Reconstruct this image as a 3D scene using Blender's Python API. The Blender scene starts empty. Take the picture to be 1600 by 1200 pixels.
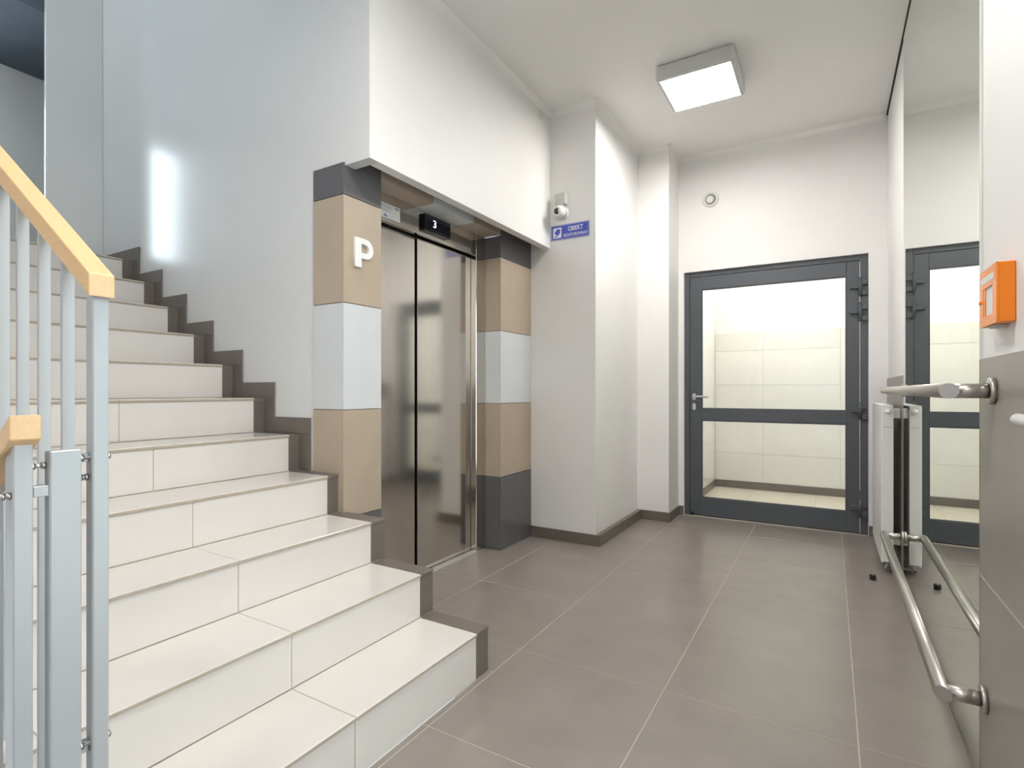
import bpy, bmesh, math, random
from mathutils import Vector, Matrix
random.seed(7)

# ------------------------------------------------------------------ camera, world, lights, exposure
scn = bpy.context.scene
COL = scn.collection
cam_d = bpy.data.cameras.new('camera')
cam_d.sensor_width = 36.0
cam_d.lens = 836.3 / 1600 * 36
cam_d.shift_y = 9.5 / 1600
cam_d.clip_start = 0.02
cam = bpy.data.objects.new('camera', cam_d)
cam.location = (0, 0, 1.094)
cam.rotation_euler = (math.radians(90), 0, 0.53629)
COL.objects.link(cam)
scn.camera = cam

world = bpy.data.worlds.new('world'); scn.world = world
world.use_nodes = True
bg = world.node_tree.nodes['Background']
bg.inputs['Color'].default_value = (0.75, 0.87, 1.0, 1)
bg.inputs['Strength'].default_value = 1.0

def area_light(name, loc, rot, sx, sy, power, color):
    d = bpy.data.lights.new(name, 'AREA'); d.shape = 'RECTANGLE'
    d.size = sx; d.size_y = sy; d.energy = power; d.color = color
    o = bpy.data.objects.new(name, d); o.location = loc; o.rotation_euler = rot
    COL.objects.link(o); return o
# daylight outside the glazed entrance door in the right wall and outside the landing window
area_light('daylight_entrance', (0.80, 0.93, 1.25), (0, math.radians(90), 0), 2.3, 1.3, 19, (0.94, 0.975, 1.0))
area_light('daylight_landing', (-5.70, 0.80, 2.85), (0, math.radians(-90), 0), 1.2, 1.2, 34, (0.80, 0.90, 1.0))

area_light('fill_stairwell', (-3.75, -1.25, 4.35), (math.radians(90), 0, 0), 1.6, 1.4, 24, (0.86, 0.93, 1.0))  # added fill to brighten the stairwell, set outside its added window

vs = scn.view_settings
scn.display_settings.display_device = 'sRGB'
vs.view_transform = 'Standard'; vs.look = 'None'; vs.gamma = 1.0; vs.use_curve_mapping = False
vs.exposure = 0.74
LAMP = 32.0

# ------------------------------------------------------------------ materials
def mat(name, col, rough=0.5, metal=0.0, noise=0.0, nscale=6.0, bump=0.0, bscale=60.0, spec=0.5, emit=None, estr=0.0,
        stretch=None, coat=0.0, rvar=0.0):
    m = bpy.data.materials.new(name); m.use_nodes = True
    nt = m.node_tree; b = nt.nodes['Principled BSDF']
    b.inputs['Base Color'].default_value = (*col, 1)
    b.inputs['Roughness'].default_value = rough
    b.inputs['Metallic'].default_value = metal
    b.inputs['Specular IOR Level'].default_value = spec
    if coat: b.inputs['Coat Weight'].default_value = coat
    if emit:
        b.inputs['Emission Color'].default_value = (*emit, 1); b.inputs['Emission Strength'].default_value = estr
    if noise or bump or rvar:
        g = nt.nodes.new('ShaderNodeNewGeometry')
        mp = nt.nodes.new('ShaderNodeMapping')
        if stretch: mp.inputs['Scale'].default_value = stretch
        nt.links.new(g.outputs['Position'], mp.inputs['Vector'])
    if noise or rvar:
        n = nt.nodes.new('ShaderNodeTexNoise'); n.inputs['Scale'].default_value = nscale
        n.inputs['Detail'].default_value = 5; n.inputs['Roughness'].default_value = 0.6
        nt.links.new(mp.outputs['Vector'], n.inputs['Vector'])
    if noise:
        r = nt.nodes.new('ShaderNodeMapRange')
        r.inputs['From Min'].default_value = 0.3; r.inputs['From Max'].default_value = 0.7
        r.inputs['To Min'].default_value = 1 - noise; r.inputs['To Max'].default_value = 1 + noise
        nt.links.new(n.outputs['Fac'], r.inputs['Value'])
        mx = nt.nodes.new('ShaderNodeMix'); mx.data_type = 'RGBA'; mx.blend_type = 'MULTIPLY'
        mx.inputs['Factor'].default_value = 1.0
        mx.inputs['A'].default_value = (*col, 1)
        nt.links.new(r.outputs['Result'], mx.inputs['B'])
        nt.links.new(mx.outputs['Result'], b.inputs['Base Color'])
    if rvar:
        r2 = nt.nodes.new('ShaderNodeMapRange')
        r2.inputs['From Min'].default_value = 0.3; r2.inputs['From Max'].default_value = 0.7
        r2.inputs['To Min'].default_value = max(0.02, rough - rvar); r2.inputs['To Max'].default_value = rough + rvar
        nt.links.new(n.outputs['Fac'], r2.inputs['Value']); nt.links.new(r2.outputs['Result'], b.inputs['Roughness'])
    if bump:
        n2 = nt.nodes.new('ShaderNodeTexNoise'); n2.inputs['Scale'].default_value = bscale; n2.inputs['Detail'].default_value = 3
        nt.links.new(mp.outputs['Vector'], n2.inputs['Vector'])
        bp = nt.nodes.new('ShaderNodeBump'); bp.inputs['Strength'].default_value = bump; bp.inputs['Distance'].default_value = 0.002
        nt.links.new(n2.outputs['Fac'], bp.inputs['Height']); nt.links.new(bp.outputs['Normal'], b.inputs['Normal'])
    return m

def glass_mat(name, tint=(0.97, 0.99, 0.98), refl=0.5):
    m = bpy.data.materials.new(name); m.use_nodes = True
    nt = m.node_tree; nt.nodes.clear()
    out = nt.nodes.new('ShaderNodeOutputMaterial'); tr = nt.nodes.new('ShaderNodeBsdfTransparent')
    gl = nt.nodes.new('ShaderNodeBsdfGlossy'); gl.inputs['Roughness'].default_value = 0.0
    tr.inputs['Color'].default_value = (*tint, 1)
    fr = nt.nodes.new('ShaderNodeFresnel'); fr.inputs['IOR'].default_value = 1.45
    mx = nt.nodes.new('ShaderNodeMixShader')
    nt.links.new(fr.outputs['Fac'], mx.inputs['Fac']); nt.links.new(tr.outputs[0], mx.inputs[1]); nt.links.new(gl.outputs[0], mx.inputs[2])
    nt.links.new(mx.outputs[0], out.inputs['Surface'])
    return m

M = {}
M['wall'] = mat('white_paint', (0.85, 0.84, 0.825), 0.55, noise=0.015, nscale=2, bump=0.05, bscale=180)
M['stairwall'] = mat('satin_white_paint', (0.73, 0.732, 0.725), 0.17, noise=0.015, nscale=2)
M['ceil'] = mat('ceiling_paint', (0.88, 0.87, 0.85), 0.8, noise=0.01, nscale=2)
M['soffit'] = mat('shaded_soffit_tone', (0.10, 0.12, 0.15), 0.7, noise=0.05)  # dark blue-grey puts the shade of the unlit soffit into its colour
M['grout'] = mat('pale_grout', (0.54, 0.48, 0.41), 0.85, noise=0.08, nscale=30)
M['dgrout'] = mat('tan_grout', (0.46, 0.39, 0.31), 0.85, noise=0.08, nscale=30)
M['floor'] = mat('taupe_floor_tile', (0.27, 0.237, 0.212), 0.28, noise=0.07, nscale=5, bump=0.02, bscale=120)
M['dark'] = mat('dark_taupe_tile', (0.165, 0.139, 0.120), 0.36, noise=0.08, nscale=9, bump=0.03)
M['charcoal'] = mat('charcoal_tile', (0.125, 0.123, 0.128), 0.30, noise=0.06, nscale=6)
M['tan'] = mat('tan_tile', (0.46, 0.375, 0.285), 0.32, noise=0.05, nscale=5)
M['white_tile'] = mat('bluish_white_tile', (0.66, 0.68, 0.69), 0.28, noise=0.02, nscale=5)
M['cream'] = mat('cream_stair_tile', (0.74, 0.70, 0.655), 0.15, noise=0.02, nscale=4)
M['dado'] = mat('taupe_wall_tile', (0.30, 0.272, 0.245), 0.34, noise=0.06, nscale=5)
M['vtile'] = mat('ivory_wall_tile', (0.84, 0.815, 0.765), 0.25, noise=0.02)
M['vreflection'] = mat('ivory_reflection_tone', (0.79, 0.77, 0.72), 0.25, noise=0.02)
M['vfloor'] = mat('beige_floor_tile', (0.70, 0.63, 0.53), 0.35, noise=0.05)
M['steel'] = mat('brushed_steel', (0.68, 0.65, 0.605), 0.11, metal=1.0, noise=0.05, nscale=1.0, stretch=(260, 260, 1.2), bump=0.012, bscale=1.0)
M['steel2'] = mat('satin_steel_tube', (0.56, 0.54, 0.515), 0.33, metal=1.0, noise=0.03, nscale=40)
M['chrome'] = mat('zinc_bolt', (0.60, 0.58, 0.56), 0.25, metal=1.0, noise=0.02)
M['alu'] = mat('aluminium_sill', (0.75, 0.75, 0.74), 0.35, metal=0.7, noise=0.03)
M['black'] = mat('black_gap', (0.008, 0.008, 0.008), 0.6, noise=0.02)
M['rubber'] = mat('black_rubber', (0.012, 0.012, 0.012), 0.5, noise=0.05)
M['screen'] = mat('black_display_glass', (0.006, 0.006, 0.010), 0.08, noise=0.02)
M['digit'] = mat('lit_digit', (0.8, 0.85, 1.0), 0.5, emit=(0.75, 0.78, 1.0), estr=1.1)
M['anth'] = mat('anthracite_door_paint', (0.088, 0.098, 0.112), 0.35, noise=0.03, nscale=10)
M['glass'] = glass_mat('clear_glass')
M['mirror'] = mat('mirror_silver', (0.86, 0.90, 0.845), 0.0, metal=1.0)
M['mirror'].node_tree.nodes['Principled BSDF'].inputs['Roughness'].default_value = 0.0
M['wood'] = mat('beech_handrail', (0.80, 0.535, 0.27), 0.35, noise=0.06, nscale=3, stretch=(4, 60, 60))
M['rail'] = mat('pale_grey_powder_coat', (0.445, 0.47, 0.48), 0.32, noise=0.015)
M['white'] = mat('white_enamel', (0.88, 0.88, 0.87), 0.3, noise=0.01)
M['plast'] = mat('white_plastic', (0.78, 0.77, 0.74), 0.4, noise=0.01)
M['greyplast'] = mat('pale_grey_plastic', (0.55, 0.56, 0.53), 0.5, noise=0.02)
M['lamp_body'] = mat('lamp_grey_enamel', (0.62, 0.62, 0.62), 0.4, noise=0.01)
M['lamp'] = mat('lit_diffuser', (0.9, 0.9, 0.88), 0.5, emit=(1.0, 0.97, 0.935), estr=LAMP)
M['vlamp'] = mat('lit_vestibule_diffuser', (0.9, 0.9, 0.88), 0.5, emit=(1.0, 0.96, 0.88), estr=LAMP * 0.75)
M['blue'] = mat('sign_blue', (0.06, 0.09, 0.50), 0.4, noise=0.02)
M['signw'] = mat('sign_white', (0.80, 0.82, 0.90), 0.4, noise=0.01)
M['orange'] = mat('orange_enamel', (0.90, 0.24, 0.004), 0.32, noise=0.02)
M['paper'] = mat('white_paper', (0.76, 0.76, 0.74), 0.6, noise=0.02)
M['ink'] = mat('grey_ink', (0.30, 0.30, 0.32), 0.6, noise=0.02)
M['inkblue'] = mat('blue_ink', (0.06, 0.16, 0.50), 0.6, noise=0.02)
M['lens'] = mat('lens_glass', (0.03, 0.028, 0.025), 0.12, noise=0.02)
M['core'] = mat('stair_core_plaster', (0.50, 0.44, 0.36), 0.8, noise=0.05)

# ------------------------------------------------------------------ helpers
WL = {}          # world location of every object made here
def link(o, loc, parent=None):
    COL.objects.link(o)
    p = WL.get(parent.as_pointer(), Vector((0, 0, 0))) if parent else Vector((0, 0, 0))
    o.location = Vector(loc) - p
    if parent: o.parent = parent
    WL[o.as_pointer()] = Vector(loc)
    return o
def tag(o, label=None, cat=None, group=None, kind=None):
    if label: o['label'] = label
    if cat: o['category'] = cat
    if group: o['group'] = group
    if kind: o['kind'] = kind
    return o
def empty(name, loc):
    o = bpy.data.objects.new(name, None); o.empty_display_size = 0.05
    return link(o, loc)
def finish(name, bm, m, parent=None, loc=None, smooth=False):
    """bm in world coordinates; origin moved to the centre of its bounds"""
    bmesh.ops.recalc_face_normals(bm, faces=bm.faces)
    if loc is None:
        xs = [v.co for v in bm.verts]
        lo = Vector([min(c[i] for c in xs) for i in range(3)]); hi = Vector([max(c[i] for c in xs) for i in range(3)])
        loc = Vector(((lo.x + hi.x) / 2, (lo.y + hi.y) / 2, lo.z if parent is None else (lo.z + hi.z) / 2))
    bmesh.ops.translate(bm, verts=bm.verts, vec=-Vector(loc))
    me = bpy.data.meshes.new(name); bm.to_mesh(me); bm.free()
    me.materials.append(M[m] if isinstance(m, str) else m)
    if smooth:
        for p in me.polygons: p.use_smooth = True
    return link(bpy.data.objects.new(name, me), loc, parent)
def add_box(bm, x0, x1, y0, y1, z0, z1, bev=0.0, seg=1):
    r = bmesh.ops.create_cube(bm, size=1.0)
    vs_ = r['verts']
    for v in vs_:
        v.co = Vector((x0 + (v.co.x + .5) * (x1 - x0), y0 + (v.co.y + .5) * (y1 - y0), z0 + (v.co.z + .5) * (z1 - z0)))
    if bev:
        es = list({e for v in vs_ for e in v.link_edges})
        bmesh.ops.bevel(bm, geom=es, offset=bev, segments=seg, affect='EDGES', profile=0.5)
BOXES = {}
def box(name, x0, x1, y0, y1, z0, z1, m, parent=None, bev=0.0, seg=1):
    if x1 < x0: x0, x1 = x1, x0
    if y1 < y0: y0, y1 = y1, y0
    if z1 < z0: z0, z1 = z1, z0
    key = (round(x1 - x0, 4), round(y1 - y0, 4), round(z1 - z0, 4), m, bev, seg, parent is None)
    cen = Vector(((x0 + x1) / 2, (y0 + y1) / 2, z0 if parent is None else (z0 + z1) / 2))
    if key not in BOXES:
        bm = bmesh.new(); add_box(bm, x0, x1, y0, y1, z0, z1, bev, seg)
        bmesh.ops.translate(bm, verts=bm.verts, vec=-cen)
        me = bpy.data.meshes.new(name); bm.to_mesh(me); bm.free(); me.materials.append(M[m]); BOXES[key] = me
    return link(bpy.data.objects.new(name, BOXES[key]), cen, parent)
def add_prism(bm, pts, axis, a, b):
    """pts: 2D outline; axis 'z': (x,y); 'y': (x,z); 'x': (y,z), extruded a..b"""
    def P(p, t):
        return {'z': (p[0], p[1], t), 'y': (p[0], t, p[1]), 'x': (t, p[0], p[1])}[axis]
    A = [bm.verts.new(P(p, a)) for p in pts]; B = [bm.verts.new(P(p, b)) for p in pts]
    n = len(pts)
    bm.faces.new(A); bm.faces.new(B[::-1])
    for i in range(n): bm.faces.new((A[i], B[i], B[(i + 1) % n], A[(i + 1) % n]))
def prism(name, pts, axis, a, b, m, parent=None, bev=0.0):
    bm = bmesh.new(); add_prism(bm, pts, axis, a, b)
    if bev: bmesh.ops.bevel(bm, geom=list(bm.edges), offset=bev, segments=2, affect='EDGES', profile=0.5)
    return finish(name, bm, m, parent)
def frame_from(d):
    d = Vector(d).normalized(); up = Vector((0, 0, 1)) if abs(d.z) < 0.95 else Vector((1, 0, 0))
    a = d.cross(up).normalized(); return a, d.cross(a).normalized()
def add_tube(bm, path, r, n=16, cap=True):
    """swept tube through path points (list of Vectors) with mitred joints; r number or list"""
    path = [Vector(p) for p in path]; rings = []
    a, b = frame_from(path[1] - path[0])
    for i, p in enumerate(path):
        d0 = (path[i] - path[i - 1]).normalized() if i else (path[1] - path[0]).normalized()
        d1 = (path[i + 1] - path[i]).normalized() if i < len(path) - 1 else d0
        nrm = (d0 + d1).normalized()
        rr = r[i] if isinstance(r, (list, tuple)) else r
        ring = []
        for k in range(n):
            t = 2 * math.pi * k / n
            if i == 0:
                q = p + (a * math.cos(t) + b * math.sin(t)) * rr
            else:
                prev = rings[-1][k].co; r0 = r[i - 1] if isinstance(r, (list, tuple)) else r
                base = prev
                if rr != r0:
                    base = path[i - 1] + (prev - path[i - 1]) * (rr / max(r0, 1e-6))
                s = (p - base).dot(nrm) / d0.dot(nrm); q = base + d0 * s
            ring.append(bm.verts.new(q))
        rings.append(ring)
    for i in range(len(rings) - 1):
        for k in range(n):
            bm.faces.new((rings[i][k], rings[i][(k + 1) % n], rings[i + 1][(k + 1) % n], rings[i + 1][k]))
    if cap:
        bm.faces.new(rings[0][::-1]); bm.faces.new(rings[-1])
def tube(name, path, r, m, parent=None, n=20, smooth=True):
    bm = bmesh.new(); add_tube(bm, path, r, n)
    o = finish(name, bm, m, parent)
    if smooth:
        for p in o.data.polygons: p.use_smooth = len(p.vertices) == 4
    return o
def lathe(name, profile, cen, axis, m, parent=None, n=32):
    """profile: list of (radius, along-axis) about cen in direction axis"""
    bm = bmesh.new(); ax = Vector(axis).normalized(); a, b = frame_from(ax); rings = []
    for r, t in profile:
        if r < 1e-6: rings.append([bm.verts.new(Vector(cen) + ax * t)])
        else: rings.append([bm.verts.new(Vector(cen) + ax * t + (a * math.cos(2 * math.pi * k / n) + b * math.sin(2 * math.pi * k / n)) * r) for k in range(n)])
    for R, S in zip(rings, rings[1:]):
        for k in range(n):
            k2 = (k + 1) % n
            if len(R) == 1 and len(S) == 1: continue
            if len(R) == 1: bm.faces.new((R[0], S[k], S[k2]))
            elif len(S) == 1: bm.faces.new((R[k], S[0], R[k2]))
            else: bm.faces.new((R[k], S[k], S[k2], R[k2]))
    return finish(name, bm, m, parent, smooth=True)
FACE = {'+X': Matrix(((0, 0, 1), (1, 0, 0), (0, 1, 0))), '-X': Matrix(((0, 0, -1), (-1, 0, 0), (0, 1, 0))),
        '-Y': Matrix(((1, 0, 0), (0, 0, -1), (0, 1, 0)))}
def flat_curve(name, cu, cen, face, m, parent=None, fit=None):
    """mesh from a 2D curve or text, centred on cen on a wall facing `face`; fit = (w, h)"""
    o = bpy.data.objects.new('tmp', cu); COL.objects.link(o)
    dg = bpy.context.evaluated_depsgraph_get(); dg.update()
    me = bpy.data.meshes.new_from_object(o.evaluated_get(dg)); bpy.data.objects.remove(o)
    xs = [v.co for v in me.vertices]
    lo = [min(c[i] for c in xs) for i in range(3)]; hi = [max(c[i] for c in xs) for i in range(3)]
    sx = fit[0] / (hi[0] - lo[0]) if fit else 1; sy = fit[1] / (hi[1] - lo[1]) if fit else 1
    R = FACE[face]
    for v in me.vertices:
        c = v.co
        v.co = R @ Vector(((c.x - (lo[0] + hi[0]) / 2) * sx, (c.y - (lo[1] + hi[1]) / 2) * sy, c.z))
    me.name = name; me.materials.clear(); me.materials.append(M[m])
    return link(bpy.data.objects.new(name, me), cen, parent)
def text(name, s, cen, face, m, parent, w, h, bold=0.0, depth=0.0005):
    cu = bpy.data.curves.new(name, 'FONT'); cu.body = s; cu.size = 1.0; cu.offset = bold
    cu.extrude = depth; cu.resolution_u = 4
    return flat_curve(name, cu, cen, face, m, parent, (w, h))
def shape(name, loops, cen, face, m, parent, depth):
    cu = bpy.data.curves.new(name, 'CURVE'); cu.dimensions = '2D'; cu.fill_mode = 'BOTH'; cu.extrude = depth
    for lp in loops:
        sp = cu.splines.new('POLY'); sp.points.add(len(lp) - 1); sp.use_cyclic_u = True
        for i, p in enumerate(lp): sp.points[i].co = (p[0], p[1], 0, 1)
    return flat_curve(name, cu, cen, face, m, parent)

# ------------------------------------------------------------------ the room shell
CZ = 3.125
struct = lambda o, label, cat: tag(o, label, cat, kind='structure')
# floor: grout bed with single tiles as parts
fl = struct(box('floor', -1.15, 0.56, -2.5, 4.95, -0.12, -0.0012, 'grout'), 'taupe tiled hall floor running to the glazed door', 'floor')
fl2 = struct(box('floor_lift_lobby', -2.14, -1.15, 1.70, 3.56, -0.12, -0.0012, 'grout'), 'taupe tiled floor strip in front of the lift doors', 'floor')
struct(box('floor_recess', -1.45, -1.151, 3.561, 4.95, -0.12, -0.0012, 'grout'), 'taupe tiled floor strip along the stepped corridor wall', 'floor')
fl3 = bpy.data.objects['floor_recess']
xs_ = [-2.055, -1.725, -1.125, -0.523, 0.075, 0.360]
ys_ = [1.36 + 0.6 * k for k in range(-6, 6)]
ys_ = [-2.5] + [y for y in ys_ if y > -2.4] + [4.81]
G = 0.0018
for j in range(len(ys_) - 1):
    for i in range(5):
        x0, x1, y0, y1 = xs_[i], xs_[i + 1], ys_[j], ys_[j + 1]
        par = fl2 if i < 2 else fl
        if y1 <= 1.40 and i < 2: continue
        if i == 1 and y1 > 3.53:
            box('floor_tile', -1.417, x1 - G, max(y0, 3.525) + G, min(y1, 4.81) - G, -0.010, 0.0, 'floor', fl3, 0.0008)
        if i < 2: y0 = max(y0, 1.752); y1 = min(y1, 3.525)
        if i < 2 and y1 - y0 < 0.05: continue
        box('floor_tile', x0 + G, x1 - G, y0 + G, y1 - G, -0.010, 0.0, 'floor', par, 0.0008)
# thin tile strip between first riser and the first joint line
yy = [0.16] + [y for y in ys_ if 0.3 < y < 1.7] + [1.752]
for a, b in zip(yy, yy[1:]):
    box('floor_tile', -1.146, -1.125 - G, a + G, b - G, -0.010, 0.0, 'floor', fl, 0.0008)

ceil = struct(box('ceiling', -1.80, 0.56, -2.5, 4.95, CZ, CZ + 0.3, 'ceil'), 'white flat hall ceiling carrying the square lamp', 'ceiling')

# right wall: painted above, tile dado below, mirror, opening for the entrance door
bm = bmesh.new()
add_box(bm, 0.366, 0.56, 1.550, 4.95, 0, CZ + 0.05)
add_box(bm, 0.366, 0.56, -2.5, 0.29, 0, CZ + 0.05)
add_box(bm, 0.366, 0.56, 0.29, 1.550, 2.35, CZ + 0.05)
wr = struct(finish('wall_right', bm, 'wall'), 'white right wall with taupe tile dado, holding mirror and handrails', 'wall')
def dado(y0, y1):
    for z0, z1 in ((0.0, 0.578), (0.582, 1.18)):
        box('wall_tile', 0.360, 0.372, y0 + 0.001, y1 - 0.001, z0, z1, 'dado', wr, 0.0008)
dado(1.550, 1.956); dado(3.762, 4.36); dado(4.362, 4.81); dado(-0.3, 0.29); dado(-0.9, -0.302)
box('grout_bed', 0.3608, 0.3665, 1.551, 1.956, 0, 1.178, 'grout', wr)
box('grout_bed', 0.3608, 0.3665, 3.763, 4.81, 0, 1.178, 'grout', wr)
box('shadow_gap', 0.355, 0.3665, 1.6, 4.81, CZ - 0.004, CZ + 0.002, 'black', wr)
# mirror
mr = empty('wall_mirror', (0.36, 2.858, 0.004))
box('mirror_pane', 0.359, 0.3655, 1.957, 3.761, 0.004, CZ - 0.004, 'mirror', mr)
box('backing_board', 0.3656, 0.3659, 1.960, 3.758, 0.006, CZ - 0.006, 'black', mr)
tag(mr, 'tall floor-to-ceiling wall mirror behind the two steel handrails', 'mirror')

# end wall round the glazed door
bm = bmesh.new()
add_box(bm, -1.16, -1.104, 4.81, 4.93, 0, CZ + 0.05)
add_box(bm, 0.247, 0.40, 4.81, 4.93, 0, CZ + 0.05)
add_box(bm, -1.104, 0.247, 4.81, 4.93, 2.122, CZ + 0.05)
we = struct(finish('wall_end', bm, 'wall'), 'white end wall around the anthracite glazed door', 'wall')

# stepped corridor wall on the left of the door
pts = [(-2.25, 3.530), (-1.416, 3.530), (-1.416, 4.480), (-1.150, 4.480), (-1.150, 4.93), (-2.25, 4.93)]
wc = struct(prism('wall_corridor', pts, 'z', 0, CZ + 0.05, 'wall'), 'white stepped wall between the lift and the end door', 'wall')
BH = 0.078
def baseboard(parent, x0, x1, y0, y1):
    box('baseboard_tile', x0, x1, y0, y1, 0.001, BH, 'dark', parent, 0.001)
baseboard(wc, -1.928, -1.721, 3.519, 3.530); baseboard(wc, -1.718, -1.380, 3.519, 3.530)
baseboard(wc, -1.416, -1.380, 3.532, 4.12); baseboard(wc, -1.416, -1.380, 4.123, 4.466)
baseboard(wc, -1.416, -1.139, 4.469, 4.480); baseboard(wc, -1.150, -1.139, 4.482, 4.797)
baseboard(we, -1.150, -1.106, 4.799, 4.810); baseboard(we, 0.249, 0.345, 4.799, 4.810)

# stair side wall with the lift bulkhead above the lift
YW = 1.735
bm = bmesh.new()
add_prism(bm, [(-5.4, 0), (-2.142, 0), (-2.142, 2.150), (-1.932, 2.150), (-1.932, 2.136), (-1.776, 2.136), (-1.776, 5.3), (-5.4, 5.3)], 'y', YW, YW + 0.06)
ws = struct(finish('wall_stair', bm, 'stairwall'), 'satin white stair wall with stepped dark tile skirting', 'wall')
bm = bmesh.new()
add_box(bm, -1.832, -1.772, YW + 0.0605, 3.531, 2.136, CZ + 0.05)
add_box(bm, -1.7755, -1.772, YW + 0.0004, YW + 0.0605, 2.136, CZ + 0.05)
add_box(bm, -2.25, -1.8325, YW + 0.0605, 3.529, 2.30, 2.40)
wb = struct(finish('wall_bulkhead', bm, 'wall'), 'white bulkhead wall overhanging the lift doorway', 'wall')
lathe('cable_cap', [(0.030, 0.0), (0.030, 0.004), (0.024, 0.007), (0, 0.007)], (-1.7722, 3.385, 3.058), (1, 0, 0), 'plast', wb)

# small cove between walls and hall ceiling
cv = 0; CV = 0.030
def cove(pts, axis, a, b, side):
    global cv
    cv += 1
    o = prism('trim_%d' % cv, pts, axis, a, b, 'ceil'); struct(o, 'thin white cove ' + side, 'cove')
def cove_y(x, s_, a, b, side): cove([(x, CZ), (x + s_ * CV, CZ), (x, CZ - CV)], 'y', a, b, side)
def cove_x(y, a, b, side):
    cove([(y, CZ), (y - CV, CZ), (y, CZ - CV)], 'x', a, b, side)
cove_y(-1.772, 1, 1.74, 3.53, 'along the ceiling above the lift bulkhead')
cove_x(3.530, -1.772, -1.416, 'along the ceiling above the security camera')
cove_y(-1.416, 1, 3.50, 4.48, 'along the ceiling beside the square lamp')
cove_x(4.480, -1.416, -1.150, 'along the ceiling at the narrow wall step')
cove_y(-1.150, 1, 4.45, 4.81, 'in the ceiling corner left of the end wall')
cove_x(4.810, -1.150, 0.355, 'along the ceiling above the end door')
# landing, pilaster, far stairwell walls
STEP_H, STEP_D, X1 = 0.1757, 0.274, -1.148
XS = lambda i: X1 - STEP_D * (i - 1)
LZ = STEP_H * 11
struct(box('wall_partition', -4.340, -4.318, 1.42, YW - 0.001, LZ, 5.29, 'stairwall', None, 0.002), 'pale glossy partition panel at the back of the stair landing', 'wall')
bm = bmesh.new()
WY0, WY1, WZ0, WZ1 = 0.66, 1.30, 2.25, 3.45
add_box(bm, -5.45, -5.3, -0.95, WY0, 0, 5.3); add_box(bm, -5.45, -5.3, WY1, YW + 0.06, 0, 5.3)
add_box(bm, -5.45, -5.3, WY0, WY1, 0, WZ0); add_box(bm, -5.45, -5.3, WY0, WY1, WZ1, 5.3)
struct(finish('wall_landing', bm, 'wall'), 'grey wall at the far left behind the stair landing', 'wall')
struct(prism('ceiling_landing', [(-5.3, -0.95), (-4.345, -0.95), (-4.345, YW - 0.002), (-5.3, YW - 0.002)], 'z', 3.52, 5.29, 'soffit'), 'soffit above the stair landing with its shade put into the colour', 'ceiling')
struct(box('ceiling_stairwell', -5.45, -1.78, -0.95, YW + 0.1, 5.3, 5.4, 'ceil'), 'white ceiling high above the stairwell', 'ceiling')
struct(box('wall_hall_upper', -1.80, -1.75, -0.95, YW - 0.002, CZ + 0.3, 5.3, 'wall'), 'white upper wall above the hall ceiling edge', 'wall')
bm = bmesh.new()
VX0, VX1, VZ0, VZ1 = -4.6, -2.9, 3.65, 5.05
add_box(bm, -5.45, VX0, -1.05, -0.95, -1.6, 5.3); add_box(bm, VX1, -1.19, -1.05, -0.95, -1.6, 5.3)
add_box(bm, VX0, VX1, -1.05, -0.95, -1.6, VZ0); add_box(bm, VX0, VX1, -1.05, -0.95, VZ1, 5.3)
struct(finish('wall_stair_near', bm, 'wall'), 'white wall on the near side of the stairwell', 'wall')
w2 = struct(empty('window_added', ((VX0 + VX1) / 2, -1.0, VZ0)), 'added unseen white framed stairwell window high on the near side', 'window')  # unseen window added so more light reaches the stair wall and partition
for a, b, c, d in ((VX0, VX0 + .06, VZ0, VZ1), (VX1 - .06, VX1, VZ0, VZ1), (VX0 + .06, VX1 - .06, VZ0, VZ0 + .06), (VX0 + .06, VX1 - .06, VZ1 - .06, VZ1), (-3.78, -3.72, VZ0 + .06, VZ1 - .06)):
    box('window_frame', a, b, -1.03, -0.97, c, d, 'white', w2, 0.003)
box('pane', VX0 + .05, -3.78, -1.003, -0.997, VZ0 + .05, VZ1 - .05, 'glass', w2)
box('pane', -3.72, VX1 - .05, -1.003, -0.997, VZ0 + .05, VZ1 - .05, 'glass', w2)
struct(box('wall_left', -1.25, -1.15, -2.5, -0.951, -0.12, CZ, 'wall'), 'white left wall of the hall behind the camera', 'wall')
struct(box('wall_back', -1.25, 0.56, -2.6, -2.501, -0.12, CZ, 'wall'), 'white back wall of the hall behind the camera', 'wall')

# landing window
w1 = struct(empty('window_1', (-5.38, (WY0 + WY1) / 2, WZ0)), 'white framed landing window with one mullion', 'window')
for a, b, c, d in ((WY0, WY0 + .06, WZ0, WZ1), (WY1 - .06, WY1, WZ0, WZ1), (WY0 + .06, WY1 - .06, WZ0, WZ0 + .06), (WY0 + .06, WY1 - .06, WZ1 - .06, WZ1),
                   (0.955, 1.005, WZ0 + .06, WZ1 - .06)):
    box('window_frame', -5.41, -5.35, a, b, c, d, 'white', w1, 0.003)
box('pane', -5.385, -5.379, WY0 + .05, 0.955, WZ0 + .05, WZ1 - .05, 'glass', w1)
box('pane', -5.385, -5.379, 1.005, WY1 - .05, WZ0 + .05, WZ1 - .05, 'glass', w1)

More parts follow.
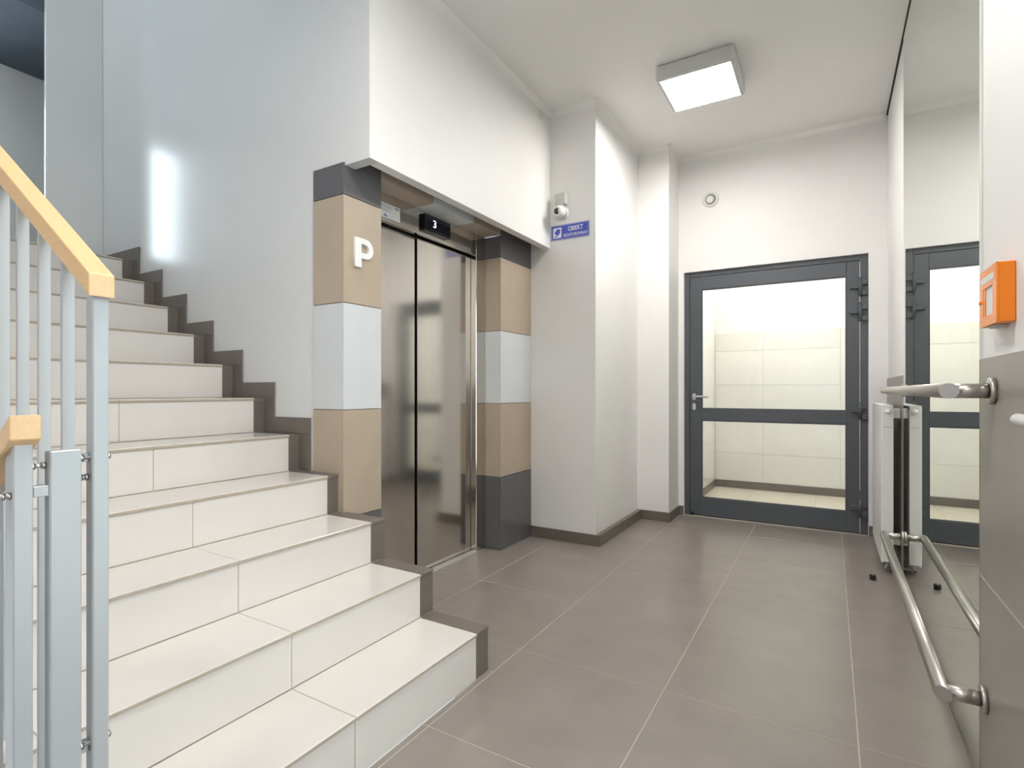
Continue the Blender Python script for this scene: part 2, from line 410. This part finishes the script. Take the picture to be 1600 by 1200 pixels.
# entrance door in the right wall, beside the camera
d2 = struct(empty('door_2', (0.46, 0.93, 0)), 'glazed entrance door in the right wall beside the camera', 'door')
for a, b, c, d in ((0.29, 0.36, 0, 2.35), (1.480, 1.550, 0, 2.35), (0.36, 1.480, 2.28, 2.35)):
    box('frame', 0.43, 0.50, a, b, c, d, 'anth', d2, 0.002)
lf = box('leaf_rail', 0.435, 0.495, 0.36, 1.480, 0.005, 0.16, 'anth', d2, 0.002)
box('leaf_rail', 0.435, 0.495, 0.36, 1.480, 2.18, 2.28, 'anth', d2, 0.002)
box('leaf_stile', 0.435, 0.495, 0.36, 0.46, 0.16, 2.18, 'anth', d2, 0.002)
box('leaf_stile', 0.435, 0.495, 1.380, 1.480, 0.16, 2.18, 'anth', d2, 0.002)
box('pane', 0.462, 0.468, 0.46, 1.380, 0.16, 2.18, 'glass', d2)
tube('push_bar', [(0.340, 0.40, 1.032), (0.340, 1.515, 1.032), (0.340, 1.52, 1.032)], [0.0125, 0.0125, 0.009], 'white', d2)
for y in (0.46, 1.43): tube('bar_arm', [(0.34, y, 1.032), (0.436, y, 1.032)], 0.010, 'white', d2)

# vestibule behind the glazed door
fv = struct(box('floor_vestibule', -1.30, 1.0, 4.935, 6.60, -0.12, -0.0012, 'grout'), 'beige tiled vestibule floor seen through the glass door', 'floor')
vx = [-1.13, -0.705, -0.124, 0.476, 1.0]
for i in range(4):
    for a, b in ((4.935, 5.22), (5.22, 5.82), (5.82, 6.43)):
        box('floor_tile', vx[i] + G, vx[i + 1] - G, a + G, b - G, -0.010, 0, 'vfloor', fv, 0.0008)
bm = bmesh.new(); add_box(bm, -1.30, 1.1, 6.44, 6.60, 0, 2.8)
wv = struct(finish('wall_vestibule_back', bm, 'wall'), 'ivory tiled back wall of the vestibule behind the glass door', 'wall')
hx = [-1.128, -0.626, 0.09, 0.806, 1.0]
for i in range(4):
    zz = [0.08, 0.39, 0.77, 1.15, 1.53]
    for a, b in zip(zz, zz[1:]):
        box('wall_tile', hx[i] + 0.001, hx[i + 1] - 0.001, 6.430, 6.4405, a + 0.001, b - 0.001, 'vtile', wv, 0.0008)
    box('reflection_band', hx[i] + 0.001, hx[i + 1] - 0.001, 6.430, 6.4405, 1.531, 1.73, 'vreflection', wv, 0.0008)  # slightly darker row paints the faint band reflected in the door glass
for a, b in ((-1.118, -1.0), (-0.998, -0.40), (-0.398, 0.20), (0.202, 0.80), (0.802, 1.0)):
    box('baseboard_tile', a, b, 6.420, 6.4405, 0.001, 0.078, 'dark', wv, 0.001)
wvl = struct(box('wall_vestibule_left', -1.30, -1.13, 4.935, 6.439, 0, 2.8, 'vtile'), 'ivory left wall of the vestibule behind the glass door', 'wall')
box('baseboard_tile', -1.1305, -1.119, 4.94, 6.42, 0.001, 0.078, 'dark', wvl, 0.001)
struct(box('wall_vestibule_right', 1.0, 1.15, 4.935, 6.439, 0, 2.8, 'wall'), 'white right wall of the vestibule behind the glass door', 'wall')
struct(box('ceiling_vestibule', -1.30, 1.15, 4.935, 6.60, 2.8, 2.9, 'ceil'), 'white vestibule ceiling behind the end wall', 'ceiling')
vl = empty('vestibule_lamp', (-0.35, 5.65, 2.8))
box('housing', -0.60, -0.10, 5.40, 5.90, 2.74, 2.80, 'lamp_body', vl, 0.006)
box('diffuser', -0.58, -0.12, 5.42, 5.88, 2.735, 2.745, 'vlamp', vl)
tag(vl, 'lit square ceiling lamp of the vestibule, out of view behind the glass door', 'lamp')

# ------------------------------------------------------------------ staircase
st = None
bm = bmesh.new()
CO = 0.0022
pts = [(X1 - CO, 0)]
for i in range(1, 12):
    x = XS(i) - CO; z = STEP_H * i - CO
    pts += [(x, STEP_H * (i - 1) - CO if i > 1 else 0), (x, z)]
pts = [p for k, p in enumerate(pts) if k != 0]
pts += [(-5.3, LZ - CO), (-5.3, LZ - 0.25), (-4.0, LZ - 0.25), (-1.75, 0)]
add_prism(bm, pts, 'y', 0.37, YW - 0.001)
st = finish('staircase', bm, 'core')
tag(st, 'staircase of cream tiled steps with dark end tiles rising left', 'stairs', kind='structure')
YE = lambda i: 1.748 if i <= 3 else YW - 0.002
for i in range(1, 12):
    x, z = XS(i), STEP_H * i
    xb = XS(i + 1) if i < 11 else -4.318
    yj = [0.37, 0.468, 1.068, 1.668]
    for a, b in zip(yj, yj[1:]):
        box('tread_tile', xb + 0.001, x + 0.004, a + 0.0015, b - 0.0015, z - 0.010, z, 'cream', st, 0.0012)
        box('riser_tile', x - 0.0125, x, a + 0.0015, b - 0.0015, z - STEP_H + 0.002, z - 0.013, 'cream', st, 0.0008)
    ye = YE(i)
    box('nosing_strip', x + 0.002, x + 0.0046, 0.3705, 1.668, z - 0.0112, z - 0.0028, 'dgrout', st)
    box('trim_tile', xb + 0.001, x + 0.004, 1.6695, ye, z - 0.010, z, 'dark', st, 0.0012)
    box('trim_tile', x - 0.0125, x, 1.669, ye, z - STEP_H + 0.002, z - 0.013, 'dark', st, 0.0008)
    if i <= 3:   # end cheek of the free-standing steps
        box('end_tile', XS(4) - 0.0 if i == 1 else XS(4), x - 0.013, YW + 0.0, 1.747, z - STEP_H + 0.002, z - 0.011, 'dark', st, 0.0008)
# stepped skirting on the wall
SK = 0.080
for i in range(5, 12):
    x, z = XS(i), STEP_H * i
    if i > 5 or True:
        box('skirting_tile', x + 0.001, x + SK, YW - 0.010, YW, z - STEP_H + 0.001, z - 0.001, 'dark', ws, 0.0008)
    xl = XS(i + 1) + SK if i < 11 else -4.318
    box('skirting_tile', xl + 0.001, x + SK, YW - 0.010, YW, z + 0.001, z + SK, 'dark', ws, 0.0008)

# ------------------------------------------------------------------ lift doorway: tiled pillars and soffit
BANDS = [(0.0, 0.498, 'charcoal'), (0.5, 1.000, 'tan'), (1.002, 1.499, 'white_tile'), (1.501, 2.000, 'tan'), (2.002, 2.149, 'charcoal')]
def tiles(parent, faces):
    for z0, z1, m in BANDS:
        for (x0, x1, y0, y1) in faces:
            zt = z1
            box('tile', x0, x1, y0, y1, z0 + 0.0015, zt, m, parent, 0.0008)
pl = struct(box('wall_pillar_left', -2.139, -1.943, YW + 0.004, 1.957, 0, 2.149, 'dgrout'), 'left tiled lift pillar striped tan, white and charcoal with a letter', 'pillar')
tiles(pl, [(-1.942, -1.931, 1.7275, 1.968), (-2.141, -1.943, 1.7275, 1.738), (-2.05, -1.943, 1.957, 1.968)])
pr = struct(box('wall_pillar_right', -2.139, -1.943, 3.110, 3.528, 0, 2.149, 'dgrout'), 'right tiled lift pillar striped charcoal, tan and white', 'pillar')
tiles(pr, [(-1.942, -1.931, 3.098, 3.529), (-2.139, -1.943, 3.098, 3.109)])
for p, a, b in ((pl, 1.80, 1.968), (pr, 3.098, 3.529)):
    box('tile', -1.942, -1.931, a, b, 2.151, 2.295, 'charcoal', p, 0.0008)
lt = struct(box('wall_lift_lintel', -2.139, -1.943, 1.969, 3.097, 2.161, 2.299, 'dgrout'), 'tiled lintel over the lift doors in tan and pale grey', 'lintel')
for a, b, m in ((1.970, 2.378, 'tan'), (2.380, 2.778, 'white_tile'), (2.780, 3.096, 'tan')):
    box('tile', -2.139, -1.931, a, b, 2.150, 2.160, m, lt, 0.0008)
    box('tile', -1.942, -1.931, a, b, 2.1605, 2.298, m, lt, 0.0008)

# letter P
import math as _m
def arc(cx, cy, rx, ry, a0, a1, n=14):
    return [(cx + rx * _m.cos(_m.radians(a0 + (a1 - a0) * k / n)), cy + ry * _m.sin(_m.radians(a0 + (a1 - a0) * k / n))) for k in range(n + 1)]
outer = [(0, 0), (0.040, 0), (0.040, 0.044), (0.066, 0.044)] + arc(0.066, 0.0915, 0.050, 0.0475, -90, 90) + [(0, 0.139)]
inner = [(0.039, 0.070), (0.064, 0.070)] + arc(0.064, 0.0915, 0.0235, 0.0215, -90, 90, 10) + [(0.039, 0.113)]
P = shape('letter_p', [outer, inner], (-1.925, 1.845, 1.748), '+X', 'white', None, 0.006)
tag(P, 'raised white letter P on the tan tile of the left lift pillar', 'letter')

# lift
lift = empty('elevator', (-2.1, 2.53, 0))
FX = -2.055
box('jamb', -2.136, FX, 2.985, 3.0965, 0.0, 2.1485, 'steel', lift, 0.002)
box('jamb', -2.136, FX, 1.969, 2.050, 0.0, 2.1485, 'steel', lift, 0.002)
box('transom', -2.136, FX, 2.051, 2.984, 2.003, 2.1485, 'steel', lift, 0.002)
box('door_panel', -2.126, -2.110, 2.051, 2.424, 0.012, 1.992, 'steel', lift, 0.001)
box('door_panel', -2.116, -2.100, 2.437, 2.981, 0.012, 1.992, 'steel', lift, 0.001)
box('dark_gap', -2.136, -2.127, 2.051, 2.984, 0.0, 2.002, 'black', lift)
box('sill', -2.135, -2.050, 2.051, 2.984, -0.004, 0.006, 'alu', lift, 0.001)
disp = box('floor_display', FX, -2.030, 2.425, 2.668, 2.030, 2.128, 'screen', lift, 0.002)
text('digit', '3', (-2.0296, 2.512, 2.083), '+X', 'digit', disp, 0.027, 0.044, 0.006, 0.0003)
stk = box('notice_sticker', FX + 0.0002, FX + 0.0010, 2.055, 2.238, 2.022, 2.100, 'paper')
tag(stk, 'small white printed notice stuck above the left lift door', 'sticker')
for z, y0, y1 in ((2.090, 2.07, 2.19), (2.083, 2.07, 2.17), (2.076, 2.07, 2.18), (2.066, 2.07, 2.15), (2.059, 2.07, 2.16)):
    box('print_line', FX + 0.0010, FX + 0.0013, y0, y1, z, z + 0.003, 'ink', stk)
box('print_mark', FX + 0.0010, FX + 0.0013, 2.195, 2.228, 2.083, 2.094, 'ink', stk)
box('print_mark', FX + 0.0010, FX + 0.0013, 2.110, 2.140, 2.030, 2.035, 'inkblue', stk)
box('print_mark', FX + 0.0010, FX + 0.0013, 2.120, 2.128, 2.035, 2.046, 'inkblue', stk)
tag(lift, 'brushed steel lift with telescopic doors between the tiled pillars', 'elevator')

# ------------------------------------------------------------------ glazed end door
d1 = struct(empty('door_1', (-0.43, 4.87, 0)), 'anthracite aluminium door with two clear panes in the end wall', 'door')
DY = 4.845
def dframe(x0, x1, z0, z1): return box('frame', x0, x1, DY - 0.005, DY + 0.06, z0, z1, 'anth', d1, 0.002)
dframe(-1.103, -1.062, 0.0, 2.121); dframe(0.197, 0.246, 0.0, 2.121); dframe(-1.061, 0.196, 2.082, 2.121)
bm = bmesh.new()
LX0, LX1 = -1.058, 0.193
for a in ((LX0, -0.962, 0.008, 2.079), (0.108, LX1, 0.008, 2.079), (-0.962, 0.108, 0.008, 0.160), (-0.962, 0.108, 0.832, 0.932), (-0.962, 0.108, 1.968, 2.079)):
    add_box(bm, a[0], a[1], DY, DY + 0.055, a[2], a[3], 0.0015)
leaf = finish('leaf', bm, 'anth', d1)
for z0, z1 in ((0.160, 0.832), (0.932, 1.968)):
    box('pane', -0.965, 0.111, DY + 0.024, DY + 0.032, z0 - .003, z1 + .003, 'glass', leaf)
    for a in ((-0.962, -0.954, z0, z1), (0.100, 0.108, z0, z1), (-0.954, 0.100, z0, z0 + 0.008), (-0.954, 0.100, z1 - 0.008, z1)):
        box('glazing_bead', a[0], a[1], DY + 0.003, DY + 0.024, a[2], a[3], 'anth', leaf, 0.001)
# hinges
for z0, z1 in ((1.806, 1.946), (1.613, 1.758), (0.868, 1.005), (0.128, 0.262)):
    h = tube('hinge', [(0.196, DY - 0.022, z0), (0.196, DY - 0.022, z1)], 0.0125, 'anth', d1, 16)
    zc = (z0 + z1) / 2
    box('hinge_leaf', 0.130, 0.188, DY - 0.026, DY - 0.001, zc - 0.012, zc + 0.022, 'anth', h, 0.003)
    box('hinge_leaf', 0.200, 0.243, DY - 0.026, DY - 0.006, z1 - 0.055, z1 - 0.010, 'anth', h, 0.003)
    box('hinge_leaf', 0.200, 0.243, DY - 0.026, DY - 0.006, z0 + 0.005, z0 + 0.045, 'anth', h, 0.003)
# lever handle + key plate
def stadium(r, hh, n=10): return arc(0, hh, r, r, 0, 180, n) + arc(0, -hh, r, r, 180, 360, n)
hd = shape('handle_plate', [stadium(0.014, 0.016)], (-1.022, DY - 0.006, 1.037), '-Y', 'alu', d1, 0.005)
bm = bmesh.new()
add_tube(bm, [(-1.022, DY - 0.010, 1.040), (-1.022, DY - 0.050, 1.040), (-1.000, DY - 0.056, 1.040), (-0.905, DY - 0.056, 1.036), (-0.900, DY - 0.045, 1.036)], 0.0085, 12)
finish('lever', bm, 'alu', hd, smooth=True)
shape('key_plate', [stadium(0.014, 0.016)], (-1.022, DY - 0.006, 0.950), '-Y', 'alu', d1, 0.005)
box('stop_pad', -1.050, -1.028, DY - 0.012, DY - 0.001, 0.001, 0.030, 'rubber', d1, 0.002)

# ------------------------------------------------------------------ ceiling lamp
def ceiling_lamp(x, y, label):
    o = empty('ceiling_lamp', (x, y, CZ)); h = 0.232
    bm = bmesh.new(); z0 = CZ - 0.092
    add_box(bm, x - h, x + h, y - h, y + h, z0, CZ - 0.0005, 0.016, 3)
    finish('housing', bm, 'lamp_body', o)
    f = 0.206
    box('diffuser', x - f, x + f, y - f, y + f, z0 - 0.003, z0 + 0.004, 'lamp', o)
    for a in ((x - f - .008, x - f, y - f - .008, y + f + .008), (x + f, x + f + .008, y - f - .008, y + f + .008), (x - f, x + f, y - f - .008, y - f), (x - f, x + f, y + f, y + f + .008)):
        box('diffuser_rim', *a, z0 - 0.004, z0 + 0.004, 'white', o, 0.001)
    return tag(o, label, 'lamp', 'square ceiling lamps')
ceiling_lamp(-0.712, 3.575, 'lit square grey ceiling lamp in front of the end door')
ceiling_lamp(-0.712, 0.95, 'added unseen square fill lamp above the first stair steps')  # unseen lamp added as fill for the hall
ceiling_lamp(-0.45, -1.50, 'added unseen square fill lamp in the hall behind the camera')  # unseen lamp added to brighten the walls facing the camera

# ------------------------------------------------------------------ small wall things
# security camera
sc = empty('security_camera', (-1.668, 3.53, 2.40))
box('junction_box', -1.715, -1.628, 3.482, 3.529, 2.428, 2.515, 'greyplast', sc, 0.006)
box('mount_arm', -1.700, -1.645, 3.470, 3.529, 2.412, 2.427, 'greyplast', sc, 0.003)
cc = Vector((-1.668, 3.478, 2.372))
bm = bmesh.new(); bmesh.ops.create_uvsphere(bm, u_segments=28, v_segments=16, radius=0.045); bmesh.ops.translate(bm, verts=bm.verts, vec=cc)
ball = finish('camera_ball', bm, 'plast', sc, smooth=True)
ax = (Vector((-0.9, 0.6, 1.3)) - cc).normalized(); ax = Vector((0.05, -0.93, -0.10)).normalized()
lathe('lens_ring', [(0.034, 0.030), (0.034, 0.042), (0.024, 0.044), (0.022, 0.038)], cc + Vector((-0.006, 0, 0)), ax, 'plast', ball)
lathe('lens', [(0.023, 0.039), (0.016, 0.044), (0, 0.046)], cc + Vector((-0.006, 0, 0)), ax, 'lens', ball)
lathe('base_ring', [(0.050, 0.0), (0.050, 0.012), (0.040, 0.024)], (-1.668, 3.5295, 2.372), (0, -1, 0), 'plast', sc)
tag(sc, 'white ball security camera under a small junction box above the blue sign', 'camera')

# blue sign
sg = box('wall_sign', -1.762, -1.462, 3.5262, 3.5295, 2.186, 2.294, 'blue')
tag(sg, 'blue monitoring sign with white lettering below the security camera', 'sign')
def srect(x0, x1, z0, z1, m='signw', d=0.0004): return box('sign_print', x0, x1, 3.5262 - d, 3.5262, z0, z1, m, sg)
for a in ((-1.757, -1.467, 2.2885, 2.2905), (-1.757, -1.467, 2.1895, 2.1915), (-1.757, -1.755, 2.1915, 2.2885), (-1.469, -1.467, 2.1915, 2.2885)): srect(*a)
srect(-1.745, -1.678, 2.202, 2.276)
# pictogram: bullet camera on a bracket
shape('sign_print', [[(-0.024, -0.004), (0.004, 0.026), (0.026, 0.012), (0.018, -0.016), (-0.004, -0.026)]], (-1.710, 3.5256, 2.245), '-Y', 'blue', sg, 0.0002)
shape('sign_print', [[(-0.012, -0.004), (0.012, 0.006), (0.012, 0.012), (-0.018, 0.002)]], (-1.722, 3.5256, 2.215), '-Y', 'blue', sg, 0.0002)
text('sign_text', 'OBIEKT', (-1.567, 3.5258, 2.258), '-Y', 'signw', sg, 0.116, 0.034, 0.012)
text('sign_text', 'MONITOROWANY', (-1.567, 3.5258, 2.214), '-Y', 'signw', sg, 0.186, 0.024, 0.008)

# round air valve on the end wall
av = empty('air_valve', (-0.880, 4.81, 2.725))
c = (-0.880, 4.8095, 2.725)
lathe('outer_ring', [(0.066, 0.0), (0.066, 0.006), (0.058, 0.016), (0.046, 0.014), (0.044, 0.004), (0.043, 0.0)], c, (0, -1, 0), 'plast', av)
lathe('throat', [(0.043, 0.0012), (0, 0.0012)], c, (0, -1, 0), 'ink', av)
lathe('valve_disc', [(0.022, 0.003), (0.034, 0.013), (0.032, 0.020), (0.018, 0.023), (0, 0.024)], (-0.884, 4.8095, 2.722), (0, -1, 0), 'plast', av)
tag(av, 'round white air valve high on the end wall above the door', 'vent')

# orange call point box
ob = empty('call_point_box', (0.345, 1.718, 1.25))
ox0, ox1, oy0, oy1, oz0, oz1 = 0.331, 0.3655, 1.640, 1.797, 1.252, 1.392
bm = bmesh.new(); add_box(bm, ox0 + 0.004, ox1, oy0, oy1, oz0, oz1, 0.003, 2); finish('housing', bm, 'orange', ob)
bm = bmesh.new()
wy0, wy1, wz0, wz1 = oy0 + 0.034, oy1 - 0.032, oz0 + 0.024, oz0 + 0.094
for a in ((oy0, wy0, oz0, oz1), (wy1, oy1, oz0, oz1), (wy0, wy1, oz0, wz0), (wy0, wy1, wz1, oz1)):
    add_box(bm, ox0, ox0 + 0.0045, a[0] - 0.0001, a[1] + 0.0001, a[2] - 0.0001, a[3] + 0.0001)
dr = finish('door', bm, 'orange', ob)
box('window_backing', ox0 + 0.0030, ox0 + 0.0042, wy0, wy1, wz0, wz1, 'paper', dr)
box('window_edge', ox0 + 0.0008, ox0 + 0.0030, wy1 - 0.016, wy1, wz0, wz1, 'orange', dr)
box('label_strip', ox0 - 0.0006, ox0, oy0 + 0.024, oy1 - 0.012, oz1 - 0.034, oz1 - 0.018, 'paper', dr)
lathe('latch', [(0.005, 0), (0.005, 0.004), (0, 0.005)], (ox0, oy1 - 0.014, 1.315), (-1, 0, 0), 'orange', dr, 12)
box('cable_entry', ox0 + 0.008, ox1 - 0.006, 1.69, 1.75, oz0 - 0.006, oz0, 'greyplast', ob, 0.002)
tag(ob, 'orange alarm call point box with small window beside the mirror', 'alarm box')

# handrails on the mirror wall
def wall_rail(z, y0, y1, label):
    RX, R = 0.266, 0.0200
    o = empty('steel_handrail', (RX, (y0 + y1) / 2, z - R))
    bm = bmesh.new(); n = 28; rings = []
    for ye, sg_ in ((y0 - 0.020, -1), (y1 + 0.020, 1)):      # main tube, both ends cut at an angle
        rings.append([bm.verts.new((RX + R * math.cos(2 * math.pi * k / n), ye - 0.55 * sg_ * -1 * R * math.cos(2 * math.pi * k / n), z + R * math.sin(2 * math.pi * k / n))) for k in range(n)])
    for k in range(n): bm.faces.new((rings[0][k], rings[0][(k + 1) % n], rings[1][(k + 1) % n], rings[1][k]))
    bm.faces.new(rings[0]); bm.faces.new(rings[1])
    t = finish('rail_tube', bm, 'steel2', o)
    for p in t.data.polygons: p.use_smooth = len(p.vertices) == 4
    for y in (y0, y1): tube('return_tube', [(RX + 0.006, y, z), (0.352, y, z)], R * 0.96, 'steel2', o, 28)
    for y in (y0, y1):
        lathe('wall_flange', [(0.020, 0.011), (0.033, 0.011), (0.0345, 0.009), (0.0345, 0.0), (0.02, 0.0)], (0.3588, y, z), (-1, 0, 0), 'steel2', o)
    return tag(o, label, 'handrail', 'steel wall handrails')
wall_rail(1.092, 1.800, 3.735, 'upper of the two satin steel handrails along the mirror')
wall_rail(0.262, 1.885, 3.735, 'lower steel handrail along the mirror near the floor')

# radiator
ra = empty('radiator', (0.31, 4.2, 0.06))
rx0, rx1, ry0, ry1, rz0, rz1 = 0.262, 0.322, 3.86, 4.62, 0.065, 1.005
box('front_panel', rx0, rx0 + 0.010, ry0 + 0.004, ry1 - 0.004, rz0, rz1 - 0.012, 'white', ra, 0.003)
box('rear_panel', rx1 - 0.010, rx1, ry0 + 0.02, ry1 - 0.02, rz0, rz1 - 0.03, 'white', ra, 0.003)
for y in (ry0, ry1 - 0.004):
    s = box('side_cover', rx0 + 0.002, rx1 - 0.001, y, y + 0.004, rz0 + 0.01, rz1 - 0.002, 'white', ra, 0.001)
    if y == ry0: box('cover_seam', rx0 + 0.010, rx1 - 0.008, y - 0.0012, y, 0.872, 0.876, 'greyplast', s)
tg = box('top_frame', rx0, rx1, ry0 + 0.002, ry1 - 0.002, rz1 - 0.011, rz1 - 0.006, 'greyplast', ra)
for k in range(18):
    y = ry0 + 0.02 + k * 0.0405
    box('grille_slat', rx0 + 0.006, rx1 - 0.006, y, y + 0.028, rz1 - 0.006, rz1 - 0.002, 'white', tg, 0.001)
lathe('bleed_plug', [(0.011, 0.0), (0.013, 0.004), (0.013, 0.014), (0.009, 0.020), (0, 0.022)], (0.296, ry0, 0.966), (0, -1, 0), 'white', ra, 18)
for z in (0.955, 0.20):
    box('wall_bracket', rx1, 0.3598, ry0 + 0.05, ry0 + 0.075, z - 0.03, z + 0.03, 'alu', ra, 0.002)
tube('supply_pipe', [(0.295, ry0 + 0.05, rz0 + 0.005), (0.295, ry0 + 0.05, 0.035), (0.359, ry0 + 0.05, 0.035)], 0.009, 'alu', ra, 12)
lathe('valve', [(0.012, 0), (0.015, 0.006), (0.015, 0.02), (0.009, 0.03), (0.009, 0.045)], (0.295, ry0 + 0.055, 0.035), (0, -1, 0), 'alu', ra, 16)
tag(ra, 'white panel radiator on the right wall beyond the mirror', 'radiator')

# door stop on the floor
ds = empty('door_stop', (0.212, 3.72, 0.0))
lathe('rubber_body', [(0, 0.0), (0.017, 0.0), (0.0165, 0.010), (0.0175, 0.024), (0.0165, 0.027), (0, 0.027)], (0.212, 3.72, 0.0003), (0, 0, 1), 'rubber', ds, 20)
lathe('screw', [(0.006, 0.0), (0.006, 0.001), (0, 0.0014)], (0.212, 3.72, 0.0273), (0, 0, 1), 'chrome', ds, 12)
tag(ds, 'small black rubber door stop on the floor near the radiator', 'door stop')

# ------------------------------------------------------------------ stair railings at the left edge
KS = 0.955
def K(x, y, z): return (x * KS, y * KS, 1.094 + (z - 1.094) * KS)
def kbox(name, x0, x1, y0, y1, z0, z1, m, parent, bev=0.001, floor=None):
    a = K(x0, y0, z0); b = K(x1, y1, z1)
    return box(name, a[0], b[0], a[1], b[1], a[2] if floor is None else floor, b[2], m, parent, bev)
SL = 0.66
def rail_bar(x_end, z_top, y0, y1, length, sl, parent):
    a = K(x_end, y0, z_top); b = K(x_end - length, y1, z_top + sl * length); hgt = 0.040 * KS
    return prism('handrail', [(a[0], a[2]), (b[0], b[2]), (b[0], b[2] - hgt), (a[0], a[2] - hgt)], 'y', a[1], K(0, y1, 0)[1], 'wood', parent, 0.0018)
# railing of the rising flight
r1 = empty('stair_railing', K(-1.13, 0.445, 0) [:2] + (0.0,))
rail_bar(-1.100, 1.297, 0.4205, 0.4605, 2.9, SL, r1)
kbox('end_post', -1.142, -1.115, 0.4325, 0.4576, 0, 1.262, 'rail', r1, 0.002, floor=0.001)
for k in range(24):
    xb = -1.248 - 0.1095 * k
    wx = xb * KS
    i = int((X1 + 0.005 - wx) / STEP_D) + 1
    kbox('baluster', xb - 0.008, xb, 0.435, 0.4555, 0, 1.250 + SL * (-1.100 - xb) + 0.002, 'rail', r1, 0.001, floor=STEP_H * min(i, 11) + 0.0005)
tag(r1, 'grey steel stair railing with beech handrail rising with the cream steps', 'railing')
# railing of the flight going down
r2 = empty('stair_railing', K(-1.13, 0.338, 0)[:2] + (0.0,))
rail_bar(-1.100, 1.055, 0.3168, 0.3567, 1.9, -0.64, r2)
kbox('end_post', -1.149, -1.115, 0.3255, 0.351, 0, 1.018, 'rail', r2, 0.002, floor=0.001)
for k in range(14):
    xb = -1.236 - 0.1095 * k
    zt = 1.014 - 0.64 * (-1.100 - xb)
    kbox('baluster', xb - 0.008, xb, 0.328, 0.3485, zt - 1.05, zt + 0.003, 'rail', r2, 0.001)
tag(r2, 'low beech handrail with grey posts of the flight going down, left edge', 'railing')
# newel between both railings, with brackets and bolts
nw = empty('newel_post', K(-1.13, 0.395, 0)[:2] + (0.0,))
kbox('front_tube', -1.138, -1.115, 0.3724, 0.4168, 0, 0.992, 'rail', nw, 0.002, floor=0.001)
def bolt(par, y0, y1, z, x=-1.128):
    a = K(x, y0, z); b = K(x, y1, z)
    t = tube('bolt', [a, b], 0.0034, 'chrome', par, 10)
    for q, s_ in ((a, 1), (b, -1)):
        lathe('bolt_nut', [(0, 0.0), (0.0062, 0.0), (0.0062, 0.0055), (0, 0.0055)], Vector(q), (0, s_, 0), 'chrome', t, 6)
for z in (0.975, 0.470): bolt(r1, 0.4172, 0.4635, z)
kbox('bracket', -1.140, -1.128, 0.4172, 0.4320, 0.967, 0.982, 'rail', r1, 0.001)
kbox('bracket', -1.140, -1.128, 0.4172, 0.4320, 0.455, 0.475, 'rail', r1, 0.001)
bolt(r1, 0.4172, 0.4320, 0.940, -1.133)
kbox('bracket', -1.135, -1.117, 0.3515, 0.3720, 0.918, 0.936, 'rail', r2, 0.001)
bolt(r2, 0.3515, 0.3720, 0.968, -1.132)
bolt(r2, 0.312, 0.3250, 0.925, -1.125)
kbox('bracket', -1.135, -1.117, 0.3515, 0.3720, 0.42, 0.44, 'rail', r2, 0.001)
tag(nw, 'short grey steel newel bolted between the two stair railings', 'post')

# flight going down beside the staircase
bm = bmesh.new(); pts = []
pts = [(-1.151, -0.013)]
for i in range(9):
    xa = -1.151 - 0.27 * i
    pts += [(xa, -0.175 * (i + 1) - 0.013), (xa - 0.27, -0.175 * (i + 1) - 0.013)]
pts += [(pts[-1][0], -1.9), (-1.151, -1.9)]
add_prism(bm, pts, 'y', -0.949, 0.30)
sd = finish('staircase_down', bm, 'core')
tag(sd, 'cream tiled steps going down behind the low handrail at the left edge', 'stairs', kind='structure')
for i in range(9):
    xa = -1.151 - 0.27 * i; z = -0.175 * (i + 1)
    for a, b in ((-0.949, -0.30), (-0.30, 0.30)):
        box('tread_tile', xa - 0.268, xa - 0.001, a + 0.001, b - 0.001, z - 0.0128, z - 0.002, 'cream', sd, 0.001)
